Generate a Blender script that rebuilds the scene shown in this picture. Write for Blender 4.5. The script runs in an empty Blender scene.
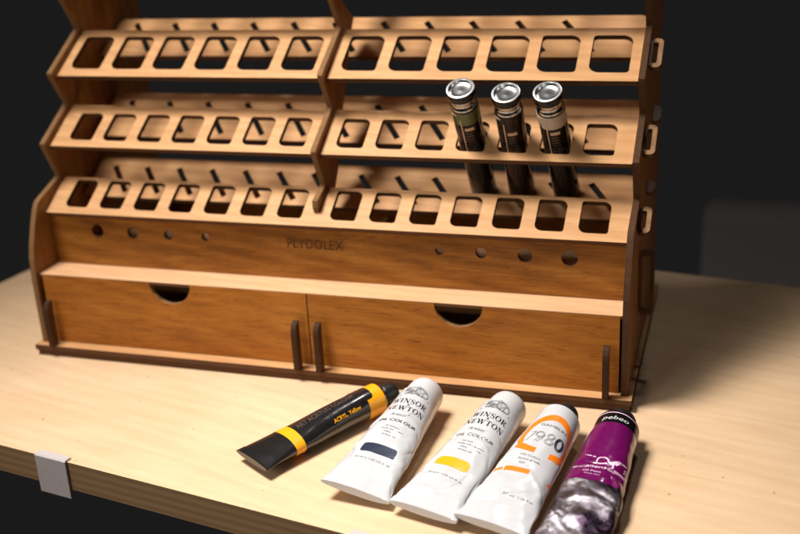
import bpy, bmesh, math, random
from mathutils import Vector, Matrix, noise
random.seed(7)
S = 0.001                                   # all numbers below are millimetres
scn = bpy.context.scene
# ------------------------------------------------------------------ camera
def Rx(a, b, c):
    ca, sa, cb, sb, cc, sc = math.cos(a), math.sin(a), math.cos(b), math.sin(b), math.cos(c), math.sin(c)
    f = Vector((-sa*cb, ca*cb, -sb)); r = Vector((ca, sa, 0)); u = r.cross(f)
    return cc*r+sc*u, -sc*r+cc*u, f
CAMP = Vector((448.419, -569.018, 302.247))
r_, u_, f_ = Rx(0.3211, 0.3657, -0.0551)
cd = bpy.data.cameras.new('camera'); cam = bpy.data.objects.new('camera', cd); scn.collection.objects.link(cam)
M = Matrix((r_, u_, -f_)).transposed().to_4x4(); M.translation = CAMP*S
cam.matrix_world = M
cd.sensor_width = 36; cd.lens = 1077.3*36/800; cd.clip_start = 0.01; cd.clip_end = 50
cd.dof.use_dof = True; cd.dof.focus_distance = 0.58; cd.dof.aperture_fstop = 6.3
scn.camera = cam
# ------------------------------------------------------------------ dark room: softbox key, an added front fill, a small back lamp
w = bpy.data.worlds.new('World'); scn.world = w; w.use_nodes = True
w.node_tree.nodes['Background'].inputs[0].default_value = (1.0, 0.97, 0.97, 1)
w.node_tree.nodes['Background'].inputs[1].default_value = 0.0108
def area(name, loc, tgt, size, power, col, sy=None):
    l = bpy.data.lights.new(name, 'AREA'); l.energy = power; l.color = col
    l.spread = math.radians(68); l.shape = 'RECTANGLE'; l.size = size; l.size_y = sy or size
    o = bpy.data.objects.new(name, l); scn.collection.objects.link(o)
    o.location = Vector(loc)*S
    o.rotation_euler = (Vector(tgt)*S-o.location).to_track_quat('-Z', 'Y').to_euler()
    return o
area('key_softbox', (-40, -170, 900), (270, -115, 30), 0.30, 2.75, (1.0, 0.955, 0.90), 0.26)
area('front_fill', (-260, -1050, 560), (200, 0, 80), 0.5, 0.78, (1.0, 0.93, 0.85))
area('back_lamp', (420, 430, 950), (240, -60, 0), 0.09, 0.16, (1.0, 0.96, 0.92), 0.05)
scn.view_settings.view_transform = 'Standard'; scn.view_settings.look = 'None'
scn.view_settings.exposure = 0.0; scn.view_settings.gamma = 1.0
scn.render.engine = 'CYCLES'

# ------------------------------------------------------------------ helpers
C = scn.collection
def link(o, parent=None):
    C.objects.link(o)
    if parent is not None:
        o.parent = parent
        o.matrix_parent_inverse = Matrix.Translation(-ROOTLOC.get(parent.name, Vector()))
    return o
ROOTLOC = {}
def tag(o, label=None, cat=None, group=None, kind=None):
    if label: o['label'] = label
    if cat: o['category'] = cat
    if group: o['group'] = group
    if kind: o['kind'] = kind
    return o
def thing(name, loc, label, cat, group=None):
    o = bpy.data.objects.new(name, None); C.objects.link(o)
    o.location = Vector(loc)*S; o.empty_display_size = .01
    ROOTLOC[o.name] = o.location.copy()
    return tag(o, label, cat, group)
def mesh_obj(name, verts, faces, mats, parent=None, midx=None, smooth=False):
    me = bpy.data.meshes.new(name)
    me.from_pydata([tuple(Vector(v)*S) for v in verts], [], faces)
    if not isinstance(mats, (list, tuple)): mats = [mats]
    for m in mats: me.materials.append(m)
    if midx:
        for p, i in zip(me.polygons, midx): p.material_index = i
    bm = bmesh.new(); bm.from_mesh(me); bmesh.ops.recalc_face_normals(bm, faces=bm.faces); bm.to_mesh(me); bm.free()
    if smooth:
        for p in me.polygons: p.use_smooth = True
    o = bpy.data.objects.new(name, me)
    return link(o, parent)
def outline_mesh(loops, thick, bevel=0.0):
    """closed 2D loops (holes allowed) -> verts, faces of an extruded slab, w in [-thick, 0]"""
    cu = bpy.data.curves.new('tmp', 'CURVE'); cu.dimensions = '2D'; cu.fill_mode = 'BOTH'
    cu.extrude = thick/2 - bevel; cu.bevel_depth = bevel; cu.bevel_resolution = 0
    for lp in loops:
        sp = cu.splines.new('POLY'); sp.points.add(len(lp)-1)
        for q, pt in zip(sp.points, lp): q.co = (pt[0], pt[1], 0, 1)
        sp.use_cyclic_u = True
    ob = bpy.data.objects.new('tmp', cu); C.objects.link(ob)
    dg = bpy.context.evaluated_depsgraph_get(); me = bpy.data.meshes.new_from_object(ob.evaluated_get(dg))
    bm = bmesh.new(); bm.from_mesh(me); bmesh.ops.remove_doubles(bm, verts=bm.verts, dist=1e-4)
    v = [(a.co.x, a.co.y, a.co.z-thick/2) for a in bm.verts]
    f = [[b.index for b in a.verts] for a in bm.faces]
    nz = [abs(a.normal.z) for a in bm.faces]
    bm.free(); bpy.data.objects.remove(ob); bpy.data.curves.remove(cu); bpy.data.meshes.remove(me)
    return v, f, nz
def plate(name, loops, origin, U, V, thick, mats, parent=None):
    """slab lying under the plane origin + u U + v V (normal U x V); mats = (face, cut edge)"""
    U, V, O = Vector(U).normalized(), Vector(V).normalized(), Vector(origin); N = U.cross(V)
    v, f, nz = outline_mesh(loops, thick)
    vv = [O+U*a+V*b+N*c for a, b, c in v]
    o = mesh_obj(name, vv, f, mats, parent, [0 if z > .7 else 1 for z in nz])
    return o
def rrect(x0, y0, x1, y1, r, n=6):
    """rounded rectangle; r = one radius or (bottom-left, bottom-right, top-right, top-left)"""
    if not isinstance(r, tuple): r = (r,)*4
    out = []
    for (cx, cy, rr, a0) in ((x0, y0, r[0], 180), (x1, y0, r[1], 270), (x1, y1, r[2], 0), (x0, y1, r[3], 90)):
        sx = 1 if cx == x0 else -1; sy = 1 if cy == y0 else -1
        for k in range(n+1):
            a = math.radians(a0+90*k/n); out.append((cx+sx*rr+rr*math.cos(a), cy+sy*rr+rr*math.sin(a)))
    return out
def circ(cx, cy, r, n=28): return [(cx+r*math.cos(2*math.pi*k/n), cy+r*math.sin(2*math.pi*k/n)) for k in range(n)]
def rect(x0, y0, x1, y1): return [(x0, y0), (x1, y0), (x1, y1), (x0, y1)]
def boxes(name, bs, mats, parent=None, bev=0.0):
    bm = bmesh.new()
    for (x0, x1, y0, y1, z0, z1) in bs:
        r = bmesh.ops.create_cube(bm, size=1)
        for v in r['verts']: v.co = Vector(((x0+x1)/2+v.co.x*(x1-x0), (y0+y1)/2+v.co.y*(y1-y0), (z0+z1)/2+v.co.z*(z1-z0)))
    if bev: bmesh.ops.bevel(bm, geom=list(bm.edges), offset=bev, segments=2, affect='EDGES')
    bm.verts.index_update()
    v = [a.co.copy() for a in bm.verts]; f = [[b.index for b in a.verts] for a in bm.faces]; bm.free()
    return mesh_obj(name, v, f, mats, parent)

# ------------------------------------------------------------------ materials
def newmat(name):
    m = bpy.data.materials.new(name); m.use_nodes = True
    nt = m.node_tree; b = nt.nodes['Principled BSDF']
    return m, nt, b
def plain(name, col, rough=.5, metal=0., coat=0., spec=None, bump=0., bscale=400, var=.12):
    m, nt, b = newmat(name)
    b.inputs['Roughness'].default_value = rough; b.inputs['Metallic'].default_value = metal
    b.inputs['Coat Weight'].default_value = coat; b.inputs['Coat Roughness'].default_value = .08
    if spec is not None: b.inputs['Specular IOR Level'].default_value = spec
    tc = nt.nodes.new('ShaderNodeTexCoord'); n = nt.nodes.new('ShaderNodeTexNoise')
    n.inputs['Scale'].default_value = bscale; n.inputs['Detail'].default_value = 4
    nt.links.new(tc.outputs['Object'], n.inputs['Vector'])
    mx = nt.nodes.new('ShaderNodeMix'); mx.data_type = 'RGBA'
    mx.inputs['A'].default_value = tuple(c*(1-var) for c in col)+(1,); mx.inputs['B'].default_value = tuple(min(1, c*(1+var*.7)) for c in col)+(1,)
    nt.links.new(n.outputs['Fac'], mx.inputs['Factor']); nt.links.new(mx.outputs['Result'], b.inputs['Base Color'])
    if bump:
        bp = nt.nodes.new('ShaderNodeBump'); bp.inputs['Strength'].default_value = bump; bp.inputs['Distance'].default_value = .0006
        nt.links.new(n.outputs['Fac'], bp.inputs['Height']); nt.links.new(bp.outputs['Normal'], b.inputs['Normal'])
    return m
def wood(name, c0, c1, c2, axis='x', rough=.5, fig=1.0, speck=0.35, rotz=0., stretch=1.0, fib=.42, blotch=.1, flecks=False):
    """plywood veneer: broad figure, fine fibres along the axis, small dark pores"""
    m, nt, b = newmat(name); L = nt.links
    tc = nt.nodes.new('ShaderNodeTexCoord')
    oi = nt.nodes.new('ShaderNodeObjectInfo'); va = nt.nodes.new('ShaderNodeVectorMath'); va.operation = 'MULTIPLY_ADD'
    L.new(oi.outputs['Random'], va.inputs[0]); va.inputs[1].default_value = (1.3, 2.1, 3.7); L.new(tc.outputs['Object'], va.inputs[2])
    def mapped(sl, sc):
        mp = nt.nodes.new('ShaderNodeMapping'); mp.inputs['Rotation'].default_value = (0, 0, rotz)
        mp2 = nt.nodes.new('ShaderNodeMapping')
        k = {'x': (sl, sc, sc), 'y': (sc, sl, sc), 'z': (sc, sc, sl)}[axis]; mp2.inputs['Scale'].default_value = k
        L.new(va.outputs[0], mp.inputs['Vector']); L.new(mp.outputs['Vector'], mp2.inputs['Vector']); return mp2
    def nz(mp, det, dist=0., rg=.55):
        n = nt.nodes.new('ShaderNodeTexNoise'); n.inputs['Scale'].default_value = 1; n.inputs['Detail'].default_value = det
        n.inputs['Distortion'].default_value = dist; n.inputs['Roughness'].default_value = rg
        L.new(mp.outputs['Vector'], n.inputs['Vector']); return n
    broad = nz(mapped(7*stretch, 42), 3, 1.6); fibre = nz(mapped(28, 900), 5, .3, .7); pore = nz(mapped(90, 1500), 2, 0., .6)
    rings = nt.nodes.new('ShaderNodeTexWave'); rings.wave_type = 'BANDS'; rings.bands_direction = 'DIAGONAL'
    rings.inputs['Scale'].default_value = .9; rings.inputs['Distortion'].default_value = 7; rings.inputs['Detail'].default_value = 3
    rings.inputs['Detail Scale'].default_value = 1.2
    L.new(mapped(9*stretch, 60).outputs['Vector'], rings.inputs['Vector'])
    def math_(op, a, bb):
        n = nt.nodes.new('ShaderNodeMath'); n.operation = op
        for i, q in enumerate((a, bb)):
            if isinstance(q, (int, float)): n.inputs[i].default_value = q
            else: L.new(q, n.inputs[i])
        return n.outputs[0]
    f = math_('ADD', math_('MULTIPLY', broad.outputs['Fac'], .55*fig), math_('MULTIPLY', rings.outputs['Fac'], .16*fig))
    f = math_('ADD', f, math_('MULTIPLY', fibre.outputs['Fac'], fib))
    bl = nt.nodes.new('ShaderNodeTexNoise'); bl.inputs['Scale'].default_value = 9; bl.inputs['Detail'].default_value = 5; bl.inputs['Distortion'].default_value = .8
    mb = nt.nodes.new('ShaderNodeMapping'); mb.inputs['Scale'].default_value = (1, 1.8, 1.8); L.new(tc.outputs['Object'], mb.inputs['Vector']); L.new(mb.outputs['Vector'], bl.inputs['Vector'])
    f = math_('ADD', f, math_('MULTIPLY', bl.outputs['Fac'], blotch))
    f = math_('ADD', f, .52-fib/2-.385*fig-blotch/2)
    cr = nt.nodes.new('ShaderNodeValToRGB'); e = cr.color_ramp.elements
    e[0].position = .3; e[0].color = c0+(1,); e[1].position = .72; e[1].color = c2+(1,)
    x = e.new(.52); x.color = c1+(1,); L.new(f, cr.inputs['Fac'])
    pr = nt.nodes.new('ShaderNodeValToRGB'); pe = pr.color_ramp.elements
    pe[0].position = .30; pe[0].color = (1-speck,)*3+(1,); pe[1].position = .40; pe[1].color = (1, 1, 1, 1); L.new(pore.outputs['Fac'], pr.inputs['Fac'])
    mx = nt.nodes.new('ShaderNodeMix'); mx.data_type = 'RGBA'; mx.blend_type = 'MULTIPLY'; mx.inputs['Factor'].default_value = 1
    L.new(cr.outputs['Color'], mx.inputs['A']); L.new(pr.outputs['Color'], mx.inputs['B']); L.new(mx.outputs['Result'], b.inputs['Base Color'])
    if flecks:
        fk = nt.nodes.new('ShaderNodeTexNoise'); fk.inputs['Scale'].default_value = 230; fk.inputs['Detail'].default_value = 1; L.new(tc.outputs['Object'], fk.inputs['Vector'])
        fr_ = nt.nodes.new('ShaderNodeValToRGB'); q = fr_.color_ramp.elements; q[0].position = .775; q[0].color = (1, 1, 1, 1); q[1].position = .80; q[1].color = (.45, .38, .32, 1)
        L.new(fk.outputs['Fac'], fr_.inputs['Fac']); m3 = nt.nodes.new('ShaderNodeMix'); m3.data_type = 'RGBA'; m3.blend_type = 'MULTIPLY'; m3.inputs['Factor'].default_value = 1
        L.new(mx.outputs['Result'], m3.inputs['A']); L.new(fr_.outputs['Color'], m3.inputs['B']); L.new(m3.outputs['Result'], b.inputs['Base Color'])
    b.inputs['Roughness'].default_value = rough; b.inputs['Specular IOR Level'].default_value = .22
    bp = nt.nodes.new('ShaderNodeBump'); bp.inputs['Strength'].default_value = .25; bp.inputs['Distance'].default_value = .0003
    L.new(fibre.outputs['Fac'], bp.inputs['Height']); L.new(bp.outputs['Normal'], b.inputs['Normal'])
    return m
def plyedge(name, ca, cb, layers=700, axis='z'):
    m, nt, b = newmat(name); L = nt.links
    tc = nt.nodes.new('ShaderNodeTexCoord'); wv = nt.nodes.new('ShaderNodeTexWave')
    wv.bands_direction = axis.upper(); wv.inputs['Scale'].default_value = layers/20; wv.inputs['Distortion'].default_value = .6
    wv.inputs['Detail'].default_value = 2; L.new(tc.outputs['Object'], wv.inputs['Vector'])
    n = nt.nodes.new('ShaderNodeTexNoise'); mp = nt.nodes.new('ShaderNodeMapping'); mp.inputs['Scale'].default_value = (60, 60, 900)
    L.new(tc.outputs['Object'], mp.inputs['Vector']); L.new(mp.outputs['Vector'], n.inputs['Vector']); n.inputs['Scale'].default_value = 1
    ad = nt.nodes.new('ShaderNodeMath'); ad.operation = 'MULTIPLY_ADD'; ad.inputs[1].default_value = .55
    L.new(wv.outputs['Fac'], ad.inputs[0]); 
    m2 = nt.nodes.new('ShaderNodeMath'); m2.operation = 'MULTIPLY'; m2.inputs[1].default_value = .5; L.new(n.outputs['Fac'], m2.inputs[0])
    L.new(m2.outputs[0], ad.inputs[2])
    mx = nt.nodes.new('ShaderNodeMix'); mx.data_type = 'RGBA'; mx.inputs['A'].default_value = ca+(1,); mx.inputs['B'].default_value = cb+(1,)
    L.new(ad.outputs[0], mx.inputs['Factor']); L.new(mx.outputs['Result'], b.inputs['Base Color']); b.inputs['Roughness'].default_value = .7; b.inputs['Specular IOR Level'].default_value = .15
    return m
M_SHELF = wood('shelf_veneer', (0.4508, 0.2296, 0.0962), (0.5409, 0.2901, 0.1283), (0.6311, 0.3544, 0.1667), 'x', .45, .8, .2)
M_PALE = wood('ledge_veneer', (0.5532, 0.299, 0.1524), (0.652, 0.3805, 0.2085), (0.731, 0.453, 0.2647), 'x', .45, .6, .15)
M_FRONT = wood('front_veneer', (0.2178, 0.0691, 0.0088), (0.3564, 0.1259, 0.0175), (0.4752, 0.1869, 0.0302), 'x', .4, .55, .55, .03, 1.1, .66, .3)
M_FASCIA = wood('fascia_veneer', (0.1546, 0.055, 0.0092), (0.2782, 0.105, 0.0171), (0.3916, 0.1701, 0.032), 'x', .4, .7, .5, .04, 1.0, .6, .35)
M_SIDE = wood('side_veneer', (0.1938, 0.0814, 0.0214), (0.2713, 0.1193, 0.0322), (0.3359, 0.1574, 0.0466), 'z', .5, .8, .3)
M_TABLE = wood('table_veneer', (0.5416, 0.3575, 0.204), (0.6577, 0.4534, 0.2789), (0.7351, 0.5319, 0.3497), 'x', .42, .42, .05, math.radians(9.3), .8, .16, .32, True)
M_BURNT = plyedge('laser_cut_edge', (.045, .018, .008), (.13, .06, .026), 1500)
M_EDGE = plyedge('light_cut_edge', (.11, .055, .022), (.30, .165, .075), 1500)
M_TEDGE = plyedge('table_ply_edge', (.20, .115, .055), (.33, .205, .105), 1300)
M_EDGEX = plyedge('light_cut_edge_upright', (.10, .048, .018), (.27, .145, .062), 5000, 'x')
M_BURNTX = plyedge('dark_cut_edge_upright', (.03, .012, .006), (.11, .05, .022), 5000, 'x')
M_FIN = wood('dark_veneer', (.05, .022, .009), (.09, .04, .016), (.14, .065, .028), 'z', .5, .8, .3)  # handle faces; also puts the lowest loop's shade into its colour
M_LOOP = wood('loop_veneer', (.16, .08, .035), (.24, .125, .055), (.33, .18, .085), 'y', .5, .8, .3)  # darker than the shelf veneer, shade on loops and tabs put into colour
M_FINE = plyedge('scorched_edge', (.015, .006, .003), (.075, .034, .015), 5000, 'x')
M_ENGR = plain('engraved_burn', (.065, .028, .011), .9, 0, 0, .05)
M_CLIP = plain('translucent_white_plastic', (.50, .45, .445), .4)
M_WHITE = plain('white_tube_enamel', (.53, .53, .545), .24, 0, .35, None, 0, 60, .02)
M_WCAP = plain('white_cap_plastic', (.60, .60, .61), .34, 0, 0, None, 0, 60, .02)
M_BLACK = plain('black_tube_enamel', (.012, .011, .011), .22, 0, .7)
M_BCAP = plain('black_cap_plastic', (.012, .012, .013), .35)
M_YEL = plain('yellow_print', (.87, .38, .008), .32, 0, .3)
M_ORG = plain('orange_print', (.86, .20, .010), .35, 0, .2)
M_PUR = plain('purple_print', (.13, .003, .08), .2, 0, .8)
M_INK = plain('black_ink', (.022, .022, .026), .45)
M_GREY = plain('grey_ink', (.13, .128, .13), .5)
M_LGREY = plain('pale_grey_ink', (.27, .265, .26), .5)
M_DIM = plain('dull_silver_ink', (.075, .052, .042), .4)
M_PINK = plain('pale_pink_ink', (.80, .55, .70), .45)
M_NAVY = plain('dark_blue_print', (.018, .026, .052), .35)
M_CHROME = plain('polished_metal', (.40, .40, .41), .16, 1.)
M_RING = plain('bright_metal_ring', (.82, .82, .83), .3, 1.)
M_DISH = plain('brushed_metal', (.6, .6, .61), .22, 1.)
M_DCHROME = plain('dark_polished_metal', (.03, .03, .035), .25, 1.)
M_GREEN = plain('dark_green_label', (.045, .085, .018), .3, 0, .3)
M_BROWN = plain('dark_brown_label', (.016, .008, .006), .14, 0, 0, .18)
M_BEIGE = plain('pale_label', (.50, .42, .34), .4)
M_GOLD = plain('pale_gold_print', (.60, .42, .27), .35)
M_LABEL = plain('black_label', (.006, .005, .005), .12, 0, 0, .16)
# crumpled foil with paint smears
M_FOIL, nt, b = newmat('crumpled_foil')
L = nt.links
tc = nt.nodes.new('ShaderNodeTexCoord'); n = nt.nodes.new('ShaderNodeTexNoise'); n.inputs['Scale'].default_value = 120; n.inputs['Detail'].default_value = 8; n.inputs['Roughness'].default_value = .7
L.new(tc.outputs['Object'], n.inputs['Vector'])
vm = nt.nodes.new('ShaderNodeVectorMath'); vm.operation = 'MULTIPLY_ADD'; vm.inputs[1].default_value = (.006, .006, .006)
L.new(n.outputs['Color'], vm.inputs[0]); L.new(tc.outputs['Object'], vm.inputs[2])
vo = nt.nodes.new('ShaderNodeTexVoronoi'); vo.inputs['Scale'].default_value = 85; L.new(vm.outputs[0], vo.inputs['Vector'])
vo2 = nt.nodes.new('ShaderNodeTexVoronoi'); vo2.inputs['Scale'].default_value = 420; L.new(vm.outputs[0], vo2.inputs['Vector'])
sm = nt.nodes.new('ShaderNodeMath'); sm.operation = 'MULTIPLY_ADD'; sm.inputs[1].default_value = .12
L.new(vo2.outputs['Distance'], sm.inputs[0]); L.new(vo.outputs['Distance'], sm.inputs[2])
bp = nt.nodes.new('ShaderNodeBump'); bp.inputs['Distance'].default_value = .0022; bp.inputs['Strength'].default_value = .75
L.new(sm.outputs[0], bp.inputs['Height']); L.new(bp.outputs['Normal'], b.inputs['Normal'])
cr = nt.nodes.new('ShaderNodeValToRGB'); cr.color_ramp.elements[0].position = .42; cr.color_ramp.elements[0].color = (.06, .035, .06, 1)
cr.color_ramp.elements[1].position = .60; cr.color_ramp.elements[1].color = (.46, .42, .46, 1)
n2 = nt.nodes.new('ShaderNodeTexNoise'); n2.inputs['Scale'].default_value = 48; n2.inputs['Detail'].default_value = 4; n2.inputs['Roughness'].default_value = .5
L.new(tc.outputs['Object'], n2.inputs['Vector']); L.new(n2.outputs['Fac'], cr.inputs['Fac']); L.new(cr.outputs['Color'], b.inputs['Base Color'])
b.inputs['Metallic'].default_value = .95; b.inputs['Roughness'].default_value = .24

# ------------------------------------------------------------------ table
ta = math.radians(-9.33); TU = Vector((math.cos(ta), math.sin(ta), 0)); TV = Vector((-math.sin(ta), math.cos(ta), 0))
table = thing('table', (300, 60, -26), 'pale birch plywood table top with a bare layered edge under the rack and tubes', 'table')
plate('table_top', [rrect(-137.5, -108.2, 760, 286, 1.5, 3)], (0, 0, -8), TU, TV, 18, (M_TABLE, M_TEDGE), table)
M_CAB = plain('grey_cabinet_paint', (.30, .27, .27), .7, 0, 0, .3, 0, 6, .1)
cab = boxes('cabinet', [(414, 1000, 600, 660, -740, -84)], M_CAB, None, 6)
tag(cab, 'blurred dark grey cabinet standing in the shadow behind the right end of the table', 'cabinet')

# ------------------------------------------------------------------ rack
tilt = math.radians(31.5855); tv = Vector((0, math.cos(tilt), math.sin(tilt))); nn = Vector((0, math.sin(tilt), -math.cos(tilt)))
W = 390
F = {1: Vector((0, 22.35, 87.35)), 2: Vector((0, 39.3, 129.35)), 3: Vector((0, 60.05, 173.0)), 4: Vector((0, 83.5, 225.5))}
DEP = {1: 32.65, 2: 39.46, 3: 46.4, 4: 82.0}  # top tier is unseen; depth and holes shaped to shade its floor plate
FLOORH = {1: 45, 2: 51, 3: 58, 4: 57}
Xv = Vector((1, 0, 0))
rack = thing('paint_rack', (195, 70, -8), 'laser cut plywood paint organiser with three slanted rows of holes above two drawers', 'paint rack')
def ph(pr, v): return 0
# side panels with a zigzag front edge
def side_outline():
    o = -4.6*nn-3.6*tv
    pts = [(0.6, -0.0), (0.6, 46), (1.6, 60), (4, 69), (9.5, 83), (14, 92), (17, 96.0), (20, 97.4)]
    for k in (1, 2, 3):
        B = F[k]+tv*DEP[k]+o; Fn = F[k+1]+o
        pts.append((B.y-.5, B.z-.6)); pts.append((B.y+.2, B.z+.5))
        pts += [(Fn.y+.5, Fn.z-1.6), (Fn.y+.1, Fn.z+.4), (Fn.y+1.6, Fn.z+1.6)]
    B = F[4]+tv*DEP[4]+o
    pts += [(B.y, B.z), (B.y+6, B.z+30), (B.y+22, B.z+36), (178, B.z+20), (178, 0)]
    return pts
for x in (-4.0, 390.3):
    plate('side_panel', [side_outline()], (x+3.7, 0, 0), (0, 1, 0), (0, 0, 1), 3.7, (M_SIDE, M_EDGEX if x < 0 else M_BURNTX), rack)  # left edge paler, right darker: light from the left put into the colour
# shelves
def leaf(xc, t0, t1, wd, r):
    return rrect(xc-wd/2, t0, xc+wd/2, t1, (r, r*.34, r, r*.34), 7)
def centres(n, first, pitch): return [first+pitch*i for i in range(n)] + [W-first-pitch*i for i in range(n-1, -1, -1)]
ROW = {1: (centres(7, 20.8, 26.0), 5.8, 30.2, 17.6, 5.0), 2: (centres(7, 20.6, 25.8), 6.2, 31.6, 18.4, 5.2),
       3: (centres(6, 18.2, 31.2), 7.2, 39.8, 23.8, 6.6), 4: (centres(6, 18.2, 31.2), 14, 62, 24, 7)}
for k in (1, 2, 3, 4):
    xs, t0, t1, wd, r = ROW[k]
    loops = [rrect(0.2, 0, 389.8, DEP[k], 0.6, 2)] + [leaf(x, t0, t1, wd, r) for x in xs]
    plate('perforated_shelf', loops, F[k], Xv, tv, 3.4, (M_SHELF, M_BURNT), rack)
    # plate the bottles stand on, with a slanted slot below every hole
    if k == 1: continue            # the lowest bottles stand on the ledge board
    n = len(xs)//2
    O = F[k]+nn*FLOORH[k]
    dep = min(DEP[k], 53)-2
    if k == 4: dep = 40
    fl = [rrect(2.0, 0, 388, dep, (1, 1, 6, 6), 5)]
    for i, x in enumerate(xs):
        lft = i < n; a0, a1 = ((x-3, x+21) if lft else (x-9, x+15)) if k > 2 else ((x-7, x+13) if lft else (x-12, x+8))
        e = a1-a0
        if a1 < 386:
            d = Vector((e, -(dep-9), 0)).normalized(); p = Vector((-d.y, d.x, 0))*2.0
            A = Vector((a0+2, dep-(8.5 if k < 4 else 5), 0)); Bv = Vector((a1, 5.0, 0))
            fl.append([tuple((q)[:2]) for q in (A-p, Bv-p, Bv+p, A+p)])
    plate('bottle_floor', fl, O, Xv, tv, 3.4, (M_SHELF, M_BURNT), rack)
# divider
o = -5.4*nn-3.4*tv; i_ = 9*nn
fr = [F[1]+tv*11-nn*.5, F[1]+tv*11.5-nn*4, F[1]+tv*14-nn*8]; bk = []
pts = [(q.y, q.z) for q in fr]
for k in (1, 2, 3):
    B = F[k]+tv*DEP[k]+o; Fn = F[k+1]+o
    pts += [(B.y-.6, B.z-.8), (B.y+.1, B.z+.8)]
    if k < 3: pts += [(Fn.y+.9, Fn.z-2.2), (Fn.y+.2, Fn.z), (Fn.y+1.8, Fn.z+1.8)]
    else: pts += [(Fn.y+1.2, Fn.z-6), (Fn.y+2.5, Fn.z-3), (Fn.y+6, Fn.z-2)]
for k in (3, 2, 1):
    B = F[k]+tv*DEP[k]+nn*4; Fn = F[k+1]+nn*1
    pts += [(B.y+17, B.z+8), (B.y+9, B.z-3)]
pts += [(F[1].y+18, F[1].z+2)]
plate('centre_divider', [pts], (195+1.7, 0, 0), (0, 1, 0), (0, 0, 1), 3.4, (M_SIDE, M_EDGEX), rack)
# fascia with round brush holes, ledge, base boards, carcass
loops = [rect(0.2, 49.6, 389.8, 86.6)]
for x, d in ((35.8, 9.2), (62.7, 8.2), (89.8, 6.8), (117, 5.4), (276.2, 5.4), (302.5, 6.9), (329.3, 8.6), (356.1, 9.8)): loops.append(circ(x, 74.3, d/2))
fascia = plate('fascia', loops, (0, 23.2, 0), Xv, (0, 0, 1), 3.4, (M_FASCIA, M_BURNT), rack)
for v in fascia.data.vertices: v.co.y += .0034     # slab lies behind the visible face
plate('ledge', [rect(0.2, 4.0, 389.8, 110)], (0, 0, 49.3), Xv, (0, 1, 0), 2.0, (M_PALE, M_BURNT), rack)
plate('base_board', [rect(-7, -4.6, 397, 180)], (0, 0, -0.1), Xv, (0, 1, 0), 3.8, (M_SHELF, M_BURNT), rack)
boxes('under_board', [(-6, 396, -3.2, 178, -8.0, -4.3)], M_BURNT, rack)
boxes('back_rail', [(0.2, 389.8, 171, 174.5, 0, 60)], M_FRONT, rack)
boxes('drawer_partition', [(194, 196.5, 6, 168, 0, 45.3)], M_SIDE, rack)
# engraved word
def text_mesh(body, size, bold=0., res=3, spacing=1.0, shear=0.):
    cu = bpy.data.curves.new('t', 'FONT'); cu.body = body; cu.size = size; cu.offset = bold; cu.resolution_u = res
    cu.align_x = 'CENTER'; cu.align_y = 'CENTER'; cu.space_character = spacing; cu.shear = shear
    ob = bpy.data.objects.new('t', cu); C.objects.link(ob)
    me = bpy.data.meshes.new_from_object(ob.evaluated_get(bpy.context.evaluated_depsgraph_get()))
    bm = bmesh.new(); bm.from_mesh(me)
    bpy.data.objects.remove(ob); bpy.data.curves.remove(cu); bpy.data.meshes.remove(me)
    return bm
def split_long(bm, L):
    bmesh.ops.triangulate(bm, faces=bm.faces)
    for _ in range(5):
        es = [e for e in bm.edges if e.calc_length() > L]
        if not es: break
        bmesh.ops.subdivide_edges(bm, edges=es, cuts=1); bmesh.ops.triangulate(bm, faces=[f for f in bm.faces if len(f.verts) > 3])
bm = text_mesh('PLYDOLEX', 5.2, 0.08, 3, 1.1); sx = 38/(max(v.co.x for v in bm.verts)-min(v.co.x for v in bm.verts)); sz = 6.6/(max(v.co.y for v in bm.verts)-min(v.co.y for v in bm.verts))
bm.verts.index_update()
mesh_obj('engraved_word', [(195.5+v.co.x*sx, 23.12, 74.6+v.co.y*sz) for v in bm.verts], [[v.index for v in f.verts] for f in bm.faces], M_ENGR, rack); bm.free()
# drawers
def drawer(x0, x1, cx, fins):
    d = boxes('drawer', [(x0+3, x1-3, 4.2, 160, 0.6, 3.4), (x0+3, x0+6, 4.2, 160, 3.5, 38), (x1-6, x1-3, 4.2, 160, 3.5, 38), (x0+6.1, x1-6.1, 157, 160, 3.5, 38)], M_SIDE, rack)
    arc = [(cx+15*math.cos(math.radians(a)), 49.0+14.4*math.sin(math.radians(a))) for a in range(360, 179, -10)]
    lp = [(x0, 0.3), (x1, 0.3), (x1, 49.0)] + arc + [(x0, 49.0)]
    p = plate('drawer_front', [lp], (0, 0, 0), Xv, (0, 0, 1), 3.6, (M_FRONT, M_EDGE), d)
    for v in p.data.vertices: v.co.y += .0036
    for fx in fins:
        prof = [(-.2, 0), (-6.4, 0), (-6.8, 1), (-6.8, 25), (-6.2, 28), (-4.6, 30.6), (-2.4, 31.8), (-.2, 32)]
        h = plate('handle', [prof], (fx+1.7, 0, 0.4), (0, 1, 0), (0, 0, 1), 3.4, (M_FIN, M_FINE), d)
    return d
drawer(2.6, 194.8, 99, (7.8, 188.6)); drawer(195.6, 388.6, 293, (203.6, 382.0))
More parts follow.
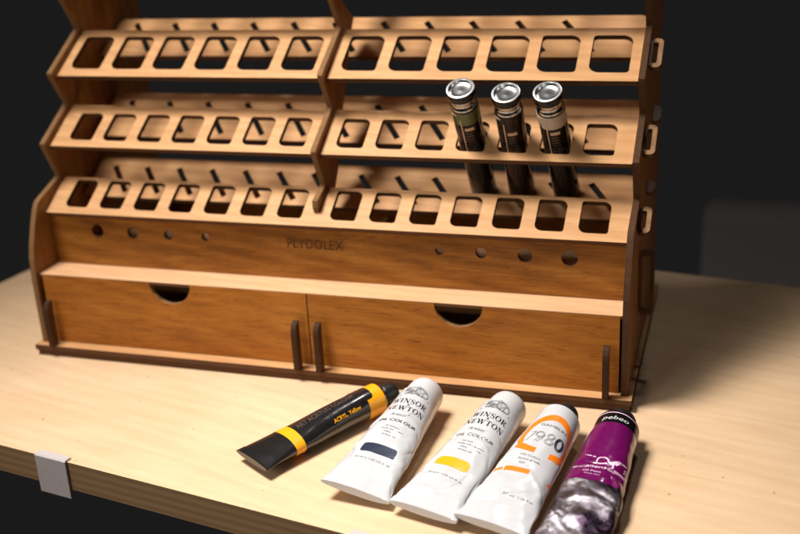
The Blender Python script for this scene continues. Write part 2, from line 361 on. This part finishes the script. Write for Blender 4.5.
# loops on the outer side of the right panel for holding brushes
def side_loop(O, U, V, x1, t0, t1, slot=True, mt=None):
    lp = [rrect(0, t0, x1, t1, (3.2, 3.2, 3.2, 3.2) if slot else (1, 4, 4, 1), 5)]
    if slot: lp.append(rrect(1.6, t0+3.4, x1-2.7, t1-3.4, 1.2, 4))
    return plate('brush_loop' if slot else 'shelf_tab', lp, O, U, V, 3.4, (mt or M_LOOP, M_BURNT), rack)
for k, (t0, t1) in {1: (5, 31), 2: (5, 35), 3: (9, 40)}.items():
    side_loop(F[k]+Xv*394.3, Xv, tv, 7.2, t0+3, t1-3)
for k, (t0, t1) in {2: (22, 37), 3: (24, 43)}.items():
    side_loop(F[k]+nn*FLOORH[k]+Xv*394.3, Xv, tv, 5.0, t0+2, t1-3, False)
side_loop(Vector((394.3, 52, 0)), Xv, Vector((0, 0, 1)), 9.0, 30, 72, True, M_FIN)  # dark veneer paints in the shade on this loop

# ------------------------------------------------------------------ clips on the table edge
def clip(a, label, wd=23, h=23):
    """white plastic strip bent over the front edge of the table, a = position along the edge"""
    f = -108.2
    prof = [(f+3.4, -7.9), (f+3.4, -6.9), (f-.8, -6.7), (f-1.6, -7.5), (f-1.6, -8-h), (f-.3, -8-h), (f-.3, -7.9)]
    v, fc, nz = outline_mesh([prof], wd, .15)
    o = mesh_obj('edge_clip', [TU*(a+c+wd)+TV*q+Vector((0, 0, z)) for q, z, c in v], fc, M_CLIP)
    tag(o, label, 'clip', 'plastic clips on the table edge')
clip(93, 'translucent white plastic clip folded over the table edge, the whole one on the left')
clip(299, 'white plastic clip on the table edge at the bottom of the photo, mostly cut off', 17)

# ------------------------------------------------------------------ bottles (turned shapes, axis square to the shelf)
def lathe(name, prof, P, A, mat, parent=None, n=48, ridges=None, cap=True):
    A = Vector(A).normalized(); X = A.cross(Vector((0, 0, 1)) if abs(A.z) < .9 else Vector((1, 0, 0))).normalized(); Y = A.cross(X)
    vs, fs = [], []
    for (r, h) in prof:
        for k in range(n):
            a = 2*math.pi*k/n; rr = r*(1+(ridges if ridges and k % 2 else 0)); vs.append(Vector(P)+A*h+(X*math.cos(a)+Y*math.sin(a))*rr)
    m = len(prof)
    for j in range(m-1):
        for k in range(n): fs.append((j*n+k, j*n+(k+1) % n, (j+1)*n+(k+1) % n, (j+1)*n+k))
    if cap: fs.append(tuple(range(n-1, -1, -1))); fs.append(tuple((m-1)*n+k for k in range(n)))
    o = mesh_obj(name, vs, fs, mat, parent, None, True)
    md = o.modifiers.new('es', 'EDGE_SPLIT'); md.split_angle = math.radians(40)
    return o
def band(name, P, A, r, h0, h1, a0, a1, mat, parent):
    """printed patch wrapped round a turned body; angles measured from the camera-facing side"""
    A = Vector(A).normalized(); tc_ = (CAMP-Vector(P)); X = (tc_-A*tc_.dot(A)).normalized(); Y = A.cross(X)
    n = max(2, int(abs(a1-a0)/6)); vs, fs = [], []
    for rr in (r, r-.12):
        for h in (h0, h1):
            for k in range(n+1):
                a = math.radians(a0+(a1-a0)*k/n); vs.append(Vector(P)+A*h+(X*math.cos(a)+Y*math.sin(a))*rr)
    q = n+1
    for k in range(n):
        fs += [(k, k+1, q+k+1, q+k), (2*q+k+1, 2*q+k, 3*q+k, 3*q+k+1), (k+1, k, 2*q+k, 2*q+k+1), (q+k, q+k+1, 3*q+k+1, 3*q+k)]
    return mesh_obj(name, vs, fs, mat, parent, None, False)
def bottle(x, t, L, label, top_mat, top_name, body_mat, lean=0.):
    A = (-nn+Xv*lean).normalized()
    base = F[2]+tv*t+nn*(FLOORH[2]-.3)+Xv*(x-lean*50)
    Lt = L+FLOORH[2]
    t_ = thing('paint_bottle', base, label, 'bottle', 'metal topped bottles standing in the middle row')
    R = 8.3
    lathe('body', [(R-1.2, 0), (R-.3, .5), (R, 1.4), (R, Lt-13.5), (R-.25, Lt-12.6)], base, A, body_mat, t_)
    lathe('neck', [(R-.15, Lt-12.6), (R-.2, Lt-11.6), (R-.7, Lt-10.8), (R-1.25, Lt-9.6), (R-1.1, Lt-8.4), (R-.65, Lt-7.0), (R-.9, Lt-6.2), (R-1.0, Lt-4.9)], base, A, M_CHROME, t_)
    c = lathe('cap', [(R-1.0, Lt-5.8), (R+.2, Lt-5.5), (R+.4, Lt-4.8), (R+.4, Lt-1.0), (R+.1, Lt-.5)], base, A, M_DCHROME, t_, cap=False)
    lathe('cap_dish', [(R-1.3, Lt-.1), (R-1.6, Lt-1.0), (R-2.0, Lt-1.8), (R-2.8, Lt-2.1), (R-4.6, Lt-2.2), (R-6, Lt-2.2), (.3, Lt-2.05)], base, A, M_DISH, c, cap=False)
    lathe('cap_ring', [(R+.12, Lt-.55), (R+.0, Lt-.1), (R-.4, Lt), (R-1.1, Lt), (R-1.35, Lt-.25)], base, A, M_RING, c, cap=False)
    band(top_name, base, A, R+.14, Lt-23, Lt-13.6, -150, 150, top_mat, t_)
    # outlined panel on the label
    for (h0, h1, a0, a1) in ((Lt-52, Lt-18.5, -34, -29), (Lt-52, Lt-14.5, -74, -70), (Lt-15.6, Lt-14.6, -74, -44), (Lt-60, Lt-22, 48, 51)):
        band('printed_line', base, A, R+.3, h0, h1, a0, a1, M_GOLD, t_)
    for (h0, h1, a0, a1) in ((Lt-48, Lt-20, -60, -55), (Lt-44, Lt-24, -50, -46)):
        band('printed_line', base, A, R+.3, h0, h1, a0, a1, M_DIM, t_)
    for i in range(7):
        band('printed_line', base, A, R+.3, Lt-30-i*2.2, Lt-29.2-i*2.2, -20, 6+(i*37 % 17), M_DIM, t_)
    band('printed_line', base, A, R+.3, Lt-27.4, Lt-25.2, -20, 18, M_GOLD, t_)
    return t_
bottle(291.6, 18.3, 40.5, 'metal capped bottle with a dark green band, leftmost of the three in the rack', M_GREEN, 'green_band', M_LABEL, -.02)
bottle(317.4, 18.3, 37.5, 'metal capped bottle all dark brown, middle of the three in the rack', M_BROWN, 'brown_band', M_BROWN, .0)
bottle(343.6, 18.3, 38.8, 'metal capped bottle with a beige band below its neck, rightmost of the three', M_BEIGE, 'beige_band', M_LABEL, -.05)

# ------------------------------------------------------------------ paint tubes
def ell_h(wd, P):
    lo, hi = 0., wd*1.05
    for _ in range(30):
        m = (lo+hi)/2; a, b = wd/2, m/2; q = ((a-b)/(a+b))**2
        per = math.pi*(a+b)*(1+3*q/(10+math.sqrt(4-3*q)))
        if per < P: lo = m
        else: hi = m
    return lo
class Tube:
    def __init__(s, mid, far, dia, body, crumple=.3, taper=1.0, lift=4.0, seed=0., twist=0., flat=.0, du=0., ncr=14):
        s.mid = Vector((mid[0], mid[1], 0)); s.D = Vector((far[0]-mid[0], far[1]-mid[1], 0)).normalized()
        s.L = (Vector((far[0], far[1], 0))-s.mid).length; s.X = Vector((s.D.y, -s.D.x, 0)); s.P = math.pi*dia; s.dia = dia
        s.body = body; s.cr = crumple; s.tp = taper; s.lift = lift; s.seed = seed; s.flat = flat; s.tw = twist; s.cw = min(1.3, max(.35, crumple*1.4)); s.du = du
        rn = random.Random(int(seed*10)); s.cre = []
        for _ in range(ncr):
            a = rn.uniform(0, math.pi); s.cre.append((rn.uniform(-s.P/4, s.P/4), rn.uniform(3, body*.72), math.cos(a), math.sin(a), rn.uniform(5, 15), rn.uniform(.25, .8)*rn.choice((1, 1, -1))))
        s.tab = []
        for i in range(101):
            k = (i/100)
            e = 1-(1-k)**s.tp
            w_ = (s.P/2*.985)*(1-e)+dia*(1+s.flat)*e if k < 1 else dia*(1+s.flat)
            s.tab.append((w_, max(.9, ell_h(w_, s.P))))
    def wh(s, v):
        k = max(0, min(1, v/s.body))*100; i = min(99, int(k)); f = k-i
        return tuple(s.tab[i][j]*(1-f)+s.tab[i+1][j]*f for j in (0, 1))
    def zc(s, v):
        w_, h = s.wh(v); R = s.tab[100][1]/2; k = max(0, min(1, v/s.body))
        return -8+max(h/2+.25, s.lift*(1-k)+R*k) + (0 if k > .5 else 0)
    def pt(s, u, v, off=0.):
        th = u/(s.P/4)*math.pi/2; w_, h = s.wh(v)
        x = w_/2*math.sin(th); z = h/2*math.cos(th); dd = 0.
        for cu_, cv_, ca_, sa_, ln, am in s.cre:
            p1 = (u-cu_)*ca_+(v-cv_)*sa_; p2 = abs(-(u-cu_)*sa_+(v-cv_)*ca_)+.25*abs(math.sin(p1*.35))
            if p2 < 5 and abs(p1) < ln: dd += am*math.exp(-p2/1.3)*(1-(p1/ln)**2)*min(1, v/8)
        n = Vector((math.sin(th)/max(w_, .1), 0, math.cos(th)/max(h, .1))).normalized()
        k = v/s.body; amp = s.cr*max(0, min(1, v/10))*max(0, 1-k)**.6*(1 if k < 1 else 0)
        q = noise.noise(Vector((u*.09+s.seed, v*.055, s.seed*2.7)))*1.2+noise.noise(Vector((u*.2, v*.13+s.seed, 5.1)))*.6
        q2 = noise.noise(Vector((x*.10+s.seed, v*.045, 3.3+s.seed)))       # bends top and bottom together
        d = off+amp*q-dd*s.cw; z += n.z*d + (s.cr*1.2*q2*max(0, 1-k)*min(1, v/10+.3)); x += n.x*d; z -= s.tw*x/18*max(0, 1-k)**1.5
        return s.mid+s.X*x+s.D*v+Vector((0, 0, max(-7.9, s.zc(v)+z)))
    def shell(s, name, v0, v1, mat, parent, off=0., nu=120, dv=.9, closed=True):
        m = max(1, int((v1-v0)/dv)); vs, fs = [], []
        for j in range(m+1):
            for k in range(nu): vs.append(s.pt(-s.P/2+s.P*k/nu, v0+(v1-v0)*j/m, off))
        for j in range(m):
            for k in range(nu): fs.append((j*nu+k, j*nu+(k+1) % nu, (j+1)*nu+(k+1) % nu, (j+1)*nu+k))
        if closed: fs.append(tuple(range(nu))); fs.append(tuple(m*nu+k for k in range(nu)))
        o = mesh_obj(name, vs, fs, mat, parent, None, True)
        md = o.modifiers.new('es', 'EDGE_SPLIT'); md.split_angle = math.radians(50)
        return o
    def print_bm(s, name, bm, u0, v0, mat, parent, rot=0., off=.14, sx=1., sy=1., L=1.6):
        split_long(bm, L); bm.verts.index_update(); c, q = math.cos(rot), math.sin(rot); vs = []; u0 += s.du
        for a in bm.verts:
            x, y = a.co.x*sx, a.co.y*sy; vs.append(s.pt(u0+x*c-y*q, v0+x*q+y*c, off))
        o = mesh_obj(name, vs, [[a.index for a in f.verts] for f in bm.faces], mat, parent, None, True); bm.free(); return o
    def text(s, name, body, size, u, v, mat, parent, rot=0., bold=0., sx=1., spacing=1., shear=0., off=.14):
        return s.print_bm(name, text_mesh(body, size, bold, 3, spacing, shear), u, v, mat, parent, rot, off, sx)
    def poly(s, name, loop, u, v, mat, parent, rot=0., off=.12, holes=()):
        v_, f, nz = outline_mesh([loop]+list(holes), .02)
        bm = bmesh.new(); bv = [bm.verts.new((a, b, 0)) for a, b, c in v_]
        for ff, z in zip(f, nz):
            if z > .7 and sum(v_[i][2] for i in ff)/len(ff) > -.01:
                try: bm.faces.new([bv[i] for i in ff])
                except ValueError: pass
        for q in [q for q in bm.verts if not q.link_faces]: bm.verts.remove(q)
        return s.print_bm(name, bm, u, v, mat, parent, rot, off)
    def end(s, capR, capL, shoulder, parent, sh_mat, cap_mat, neck=None, ridges=.02, dome=1.2, name='cap'):
        R = s.tab[100]; base = s.mid+s.D*s.body+Vector((0, 0, s.zc(s.body))); Rm = s.dia/2
        lathe('shoulder', [(Rm*1.0, -.6), (Rm*.985, .3), (Rm*.93, 1.1), (capR*.75+Rm*.15, shoulder), (capR*.7, shoulder+.4)], base, s.D, sh_mat, parent)
        if neck: lathe('neck', [(neck, shoulder), (neck, shoulder+2.4)], base, s.D, M_CHROME, parent)
        h0 = shoulder+(1.6 if neck else .15)
        lathe(name, [(capR*.96, h0), (capR, h0+.5), (capR*.985, h0+capL-dome-.6), (capR*.95, h0+capL-dome*.5), (capR*.86, h0+capL-.1), (capR*.7, h0+capL), (.3, h0+capL)], base, s.D, cap_mat, parent, 64, ridges)

# --- serif capitals drawn as thick and thin strokes, unit height
def stroke(bm, pts, ws):
    n = len(pts); L_, R_ = [], []
    for i, p in enumerate(pts):
        a = Vector(pts[max(0, i-1)]); b_ = Vector(pts[min(n-1, i+1)]); d = (b_-a).normalized(); q = Vector((-d.y, d.x))
        w_ = ws[i] if isinstance(ws, (list, tuple)) else ws
        L_.append(bm.verts.new((*(Vector(p)+q*w_/2), 0))); R_.append(bm.verts.new((*(Vector(p)-q*w_/2), 0)))
    for i in range(n-1): bm.faces.new((L_[i], R_[i], R_[i+1], L_[i+1]))
TK, TN, SF = .20, .055, .05
def serif(bm, x, y, w_=.3): stroke(bm, [(x-w_/2, y), (x+w_/2, y)], SF)
def arcp(cx, cy, rx, ry, a0, a1, n=14): return [(cx+rx*math.cos(math.radians(a0+(a1-a0)*k/n)), cy+ry*math.sin(math.radians(a0+(a1-a0)*k/n))) for k in range(n+1)]
def glyph(bm0, ch, x, sc, y0, rot=0.):
    bm = bmesh.new(); adv = 1.
    if ch == 'W':
        stroke(bm, [(.12, 1), (.40, 0)], TK); stroke(bm, [(.40, 0), (.62, 1)], TN); stroke(bm, [(.60, 1), (.88, 0)], TK); stroke(bm, [(.88, 0), (1.12, 1)], TN)
        serif(bm, .1, .98, .36); serif(bm, .6, .98, .3); serif(bm, 1.1, .98, .3); adv = 1.3
    if ch == 'I': stroke(bm, [(.2, 0), (.2, 1)], TK); serif(bm, .2, .02, .4); serif(bm, .2, .98, .4); adv = .5
    if ch == 'N':
        stroke(bm, [(.15, 0), (.15, 1)], TN); stroke(bm, [(.15, 1), (.78, 0)], TK); stroke(bm, [(.8, 0), (.8, 1)], TN)
        serif(bm, .13, .02); serif(bm, .1, .98, .3); serif(bm, .8, .98); adv = 1.02
    if ch == 'S':
        p = arcp(.33, .74, .22, .23, 30, 250, 12)+arcp(.33, .27, .25, .25, 70, -150, 12); m = len(p)
        stroke(bm, p, [TN+(TK-TN)*max(0, math.sin(math.pi*i/(m-1)))**3 for i in range(m)]); stroke(bm, [(.54, .72), (.54, .98)], TN); stroke(bm, [(.09, .02), (.09, .3)], TN); adv = .72
    if ch == 'O':
        p = arcp(.48, .5, .38, .46, 0, 360, 32); stroke(bm, p, [TN+(TK-TN)*abs(math.cos(2*math.pi*i/32))**1.5 for i in range(33)]); adv = 1.02
    if ch == 'R':
        stroke(bm, [(.2, 0), (.2, 1)], TK); serif(bm, .2, .02, .4); serif(bm, .15, .98, .3)
        p = [(.2, .97)]+arcp(.42, .74, .25, .23, 90, -90, 12)+[(.2, .51)]; stroke(bm, p, [TN]*3+[.08, .13, .17, .18, .18, .17, .13, .08]+[TN]*(len(p)-11))
        stroke(bm, [(.42, .5), (.78, 0)], TK*.85); serif(bm, .82, .02, .22); adv = .92
    if ch == 'E':
        stroke(bm, [(.2, 0), (.2, 1)], TK); stroke(bm, [(.05, .97), (.68, .97)], TN); stroke(bm, [(.05, .03), (.7, .03)], TN); stroke(bm, [(.2, .52), (.55, .52)], TN)
        stroke(bm, [(.67, 1), (.67, .75)], TN); stroke(bm, [(.69, 0), (.69, .28)], TN); stroke(bm, [(.54, .4), (.54, .64)], TN); adv = .85
    if ch == 'T':
        stroke(bm, [(.42, 0), (.42, 1)], TK); serif(bm, .42, .02, .42); stroke(bm, [(.04, .97), (.8, .97)], TN); stroke(bm, [(.05, 1), (.05, .72)], TN); stroke(bm, [(.79, 1), (.79, .72)], TN); adv = .9
    mp = {}
    for v in bm.verts: mp[v] = bm0.verts.new(((x+v.co.x*sc), y0+v.co.y*sc, 0))
    for f in bm.faces: bm0.faces.new([mp[v] for v in f.verts])
    bm.free(); return adv*sc
def serif_word(word, h, width):
    bm = bmesh.new(); x = 0
    for ch in word: x += glyph(bm, ch, x, h, -h/2)+.06*h
    k = width/x
    for v in bm.verts: v.co.x = (v.co.x-x/2)*k
    return bm
def emblem():
    """winged beast crest, all in fine scribbled strokes"""
    bm = bmesh.new()
    stroke(bm, arcp(-1.2, .2, 2.6, 2.2, 200, 20, 14), .35); stroke(bm, arcp(-1.8, .9, 1.5, 1.6, 160, 380, 12), .28)
    stroke(bm, arcp(1.8, .2, 2.1, 2.4, 100, 300, 14), .34); stroke(bm, [(-3.8, -2.4), (-2.4, -1.4), (-1, -2.2), (.6, -1.4), (2.4, -2.4), (4.2, -1.8)], .4)
    for i in range(7): stroke(bm, arcp(-.2+i*.55, 1.6-.18*i, 1.0, 2.3-.15*i, 80, 10, 7), .2)
    for i in range(5): stroke(bm, [(-3.6+.5*i, -.6-.15*i), (-2.9+.5*i, 1.7-.2*i)], .2)
    stroke(bm, arcp(3.4, -.6, 1.2, 1.7, -60, 150, 10), .26); stroke(bm, [(-4.6, -.4), (-3.8, .8), (-4.2, 1.8), (-3.2, 2.4), (-2.4, 1.9)], .32)
    stroke(bm, arcp(.2, 2.9, .8, .5, 0, 330, 9), .2); stroke(bm, [(-2, -1.2), (-2.6, -2.6)], .34); stroke(bm, [(1.2, -.9), (1.5, -2.6)], .34)
    for i in range(9): stroke(bm, [(-2.6+.62*i, -1.6+.1*(i % 3)), (-2.2+.62*i, -.2+.25*(i % 2)), (-2.5+.66*i, 1.0-.15*(i % 4))], .17)
    for i in range(4): stroke(bm, arcp(-3.3+2.1*i, -1.9, .7, .45, 10, 300, 8), .16)
    stroke(bm, [(-5.4, -3.4), (-4.9, -2.9), (-5.3, -2.6)], .3); stroke(bm, [(5.2, -3.0), (5.6, -2.6)], .3)
    return bm
def fine_print(t, par, lines, u, v, dv, mat, size=1.45):
    for i, (txt, du) in enumerate(lines): t.text('small_print', txt, size, u+du, v-i*dv, mat, par)
def winsor(mid, far, label, chip_mat, chip_name, seed, body, weight, variant, tw=0., lift=7.0):
    root = thing('paint_tube', (mid[0], mid[1], -8), label, 'paint tube', 'paint tubes lying on the table')
    t = Tube(mid, far, 24.2, body, .8, 1.0, lift, seed, tw, 0., 2.2)
    t.shell('tube_body', 0, t.body, M_WHITE, root)
    t.shell('folded_end', -.6, 4.2, M_WHITE, root, .35)
    t.end(10.9, 13.8, 1.6, root, M_WHITE, M_WCAP, None, .012, 2.2)
    b_ = t.body
    t.print_bm('crest', emblem(), -.4, b_-4.6, M_GREY, root, 0, .14, 1.6, 1.3)
    t.print_bm('brand_lettering', serif_word('WINSOR', 4.1, 20), -.6, b_-14.2, M_INK, root)
    t.text('ampersand', '&', 2.4, -.5, b_-17.6, M_INK, root)
    t.print_bm('brand_lettering', serif_word('NEWTON', 4.1, 21.5), -.6, b_-21.2, M_INK, root)
    t.text('range_lettering', "Artists'", 3.0, -2.2, b_-27.8, M_GREY, root, 0, 0, 1, 1, .35)
    t.text('range_lettering', 'OIL COLOUR', 2.9, -1.2, b_-33.2, M_INK, root, 0, .04 if weight else 0, 1.15, 1.0, .2)
    fine_print(t, root, [('Oil Colour', 0), ('Huile extra-fine', .6), ('Oleo', -1), ('Artists oil', .4)], -1.5, b_-39, 2.3, M_GREY, 1.6)
    if variant: fine_print(t, root, [('Oil Colour', 0), ('Huile', .6)], 4, b_-41, 2.4, M_GREY, 1.2)
    t.poly(chip_name, rrect(-7.6, -3.6, 7.6, 3.6, 2.4 if variant else 1.5), -2.6 if variant else -1.6, b_-56.5 if variant else b_-58, chip_mat, root, 0)
    t.text('small_print', '37 ml e 1.25 US fl. oz.', 1.7, -1.6, b_-67, M_GREY, root)
    return t
winsor((271.5, -129.5), (280.6, -25), 'white tube of oil paint with a dark blue swatch and black serif lettering', M_NAVY, 'colour_swatch', 1.3, 88, 1, 0, 3.0, 8.0)
winsor((309.5, -137.5), (332.0, -31.5), 'white tube of oil paint with a yellow swatch and black serif lettering', M_YEL, 'colour_swatch', 6.1, 91, 0, 1, 1.0, 7.0)

# --- orange ringed tube
root = thing('paint_tube', (345, -142, -8), 'white tube of paint with an orange ring round the number 1980 and a black cap', 'paint tube', 'paint tubes lying on the table')
t = Tube((345.0, -142.5), (364.2, -35), 24.2, 97, .8, 1.0, 7.5, 11.7, 1.5, 0., 4.4)
t.shell('tube_body', 0, t.body, M_WHITE, root); t.shell('folded_end', -.6, 4.5, M_WHITE, root, .35)
t.end(7.6, 8.0, 4.0, root, M_WHITE, M_BCAP, None, .02, .8)
ov = arcp(0, 0, 14.4, 19.2, -38, 218, 44); iv = arcp(0, -.8, 11.2, 15.2, 218, -38, 44)
t.poly('orange_ring', ov+iv, -.5, 68.5, M_ORG, root, 0)
t.poly('orange_ring', [(-13.6, -10.6), (-11.8, -7.6), (-6, -10.4), (-2.5, -10.9), (-2.5, -15.2), (-8, -14.6), (-11.6, -12.8)], -.5, 68.5, M_ORG, root)
t.poly('orange_ring', [(4.2, -10.9), (11, -7.8), (13.4, -10.8), (10, -13.4), (4.2, -15.0)], -.5, 68.5, M_ORG, root)
t.text('brand_lettering', 'GAMBLIN', 3.0, -.3, 77.6, M_GREY, root, 0, 0, 1.1)
def ring_digit(ch):
    bm = bmesh.new()
    if ch == '1': stroke(bm, [(-.15, -.5), (.15, .5)], .05); stroke(bm, [(.15, .5), (-.12, .36)], .05)
    if ch == '9':
        for k in (1, .72): stroke(bm, arcp(0, .22, .27*k, .28*k, 0, 360, 20), .05)
        stroke(bm, [(.27, .2), (.2, -.12), (-.02, -.5)], .05); stroke(bm, [(.1, .0), (-.16, -.46)], .05)
    if ch == '8':
        for k in (1, .66):
            stroke(bm, arcp(0, .25, .23*k, .25*k, 0, 360, 20), .05); stroke(bm, arcp(0, -.25, .27*k, .26*k, 0, 360, 20), .05)
    if ch == '0':
        for k, w_ in ((1, .10), (.62, .06)): stroke(bm, arcp(0, 0, .27*k+.02, .5*(k if k == 1 else .74), 0, 360, 24), w_)
    return bm
for ch, u, mt in (('1', -8.4, M_LGREY), ('9', -4.6, M_LGREY), ('8', .6, M_LGREY), ('0', 5.9, M_INK)):
    t.print_bm('digit', ring_digit(ch), u, 67.0, mt, root, 0, .14, 7.9, 9.0)
fine_print(t, root, [('Oil Colors', 0), ('Artist grade', .4), ('Oil', -2)], -3.4, 50.2, 3.0, M_GREY, 2.0)
t.poly('orange_stripe', rrect(-6, -1.7, 4.6, 1.7, .5), -5.2, 38.6, M_ORG, root)
t.poly('orange_stripe', rrect(-3, -.9, 3, .9, .4), -15, 38.4, M_ORG, root)
t.poly('orange_stripe', rrect(-2.5, -1.2, 2.5, 1.2, .4), 12.6, 38.6, M_ORG, root)
t.text('small_print', '37 ml  1.25 fl oz', 1.9, .5, 20, M_GREY, root)

# --- purple tube, foil showing below the label
root = thing('paint_tube', (385, -146, -8), 'purple and silver foil tube of paint with crumpled end and a black cap', 'paint tube', 'paint tubes lying on the table')
t = Tube((384.2, -146.5), (394.8, -35), 23.6, 101, 1.25, 1.0, 5.5, 21.4, 0., 0., 1.4, 26)
t.shell('tube_body', 0, t.body, M_FOIL, root); t.shell('folded_end', -.6, 5, M_FOIL, root, .4)
t.end(8.8, 7.0, 2.2, root, M_BCAP, M_BCAP, None, .03, .8)
t.shell('purple_label', 42, 90.4, M_PUR, root, .12, 120, .9, False)
t.shell('black_collar', 90.5, 100.6, M_LABEL, root, .12, 120, .9, False)
t.shell('silver_line', 98.6, 99.2, M_PINK, root, .22, 120, .6, False)
t.text('brand_lettering', 'pebeo', 4.6, -1.0, 94.3, M_WHITE, root, 0, .05, 1.25, 1.0, .2)
bm = bmesh.new(); stroke(bm, arcp(-3.2, 0, 2.5, 2.3, 0, 360, 22), .75); t.print_bm('ribbon_emblem', bm, 3.0, 59.0, M_PINK, root)
bm = bmesh.new(); stroke(bm, [(-.8, -.5), (.8, -1.3), (2.4, -.6), (4.2, 1.2), (6.6, 2.2), (9.2, 2.4)], [.5, 2.2, 3.0, 2.0, .9, .5]); t.print_bm('ribbon_emblem', bm, 3.0, 59.0, M_PINK, root)
bm = bmesh.new(); stroke(bm, [(-11, 3.6), (-8, 2.6), (-5.6, 2.2)], [.3, .8, .5]); t.print_bm('ribbon_emblem', bm, 2.0, 59.0, M_PINK, root)
t.text('colour_name', 'Permanent', 3.4, -6.4, 53.4, M_PINK, root, 0, .05, 1.15, 1.0, .2)
t.text('colour_name', 'Magenta', 3.4, 7.0, 53.2, M_PINK, root, 0, .05, 1.05, 1.0, .2)
t.text('small_print', 'Oil Paint', 2.1, -3.0, 49.2, M_PINK, root); t.text('small_print', 'Huile fine', 1.6, -2.4, 46.6, M_PINK, root)
t.text('small_print', '20', 3.4, 12.6, 57.6, M_PINK, root, math.radians(90)); t.text('small_print', '37 ml', 1.7, 12.4, 46.8, M_PINK, root)

# --- black and yellow tube
root = thing('paint_tube', (204, -108, -8), 'black tube of paint with two yellow bands, lying slantwise left of the white tubes', 'paint tube', 'paint tubes lying on the table')
t = Tube((205.0, -110.5), (259.6, -22), 18.8, 89, .25, 1.9, 6.5, 31.9, ncr=3)
t.shell('tube_body', 0, t.body, M_BLACK, root); t.shell('folded_end', -.6, 4, M_BLACK, root, .3)
t.shell('yellow_band', 21.5, 28.2, M_YEL, root, .1, 120, .9, False); t.shell('yellow_band', 76.5, 88.6, M_YEL, root, .1, 120, .9, False)
t.poly('label_panel', rrect(-14, -4, 7.5, 6, 2.5), 0, 75.5, M_BLACK, root, 0, .22)
t.end(6.6, 9.0, 2.4, root, M_CHROME, M_BCAP, 5.2, .03, .8)
R90 = math.radians(90)
t.text('range_lettering', 'ART ACRYLIC COLOUR', 4.8, .2, 51, M_DIM, root, R90, .05, .8)
t.text('small_print', 'ACRYLIC', 2.2, -.6, 72, M_DIM, root, R90)
t.text('colour_name', 'ACRYL. Yellow', 3.5, 9.4, 60.5, M_YEL, root, R90, .07, .9)
t.text('small_print', 'Acrylic Colour  20 ml', 2.1, 14.4, 44, M_DIM, root, R90)
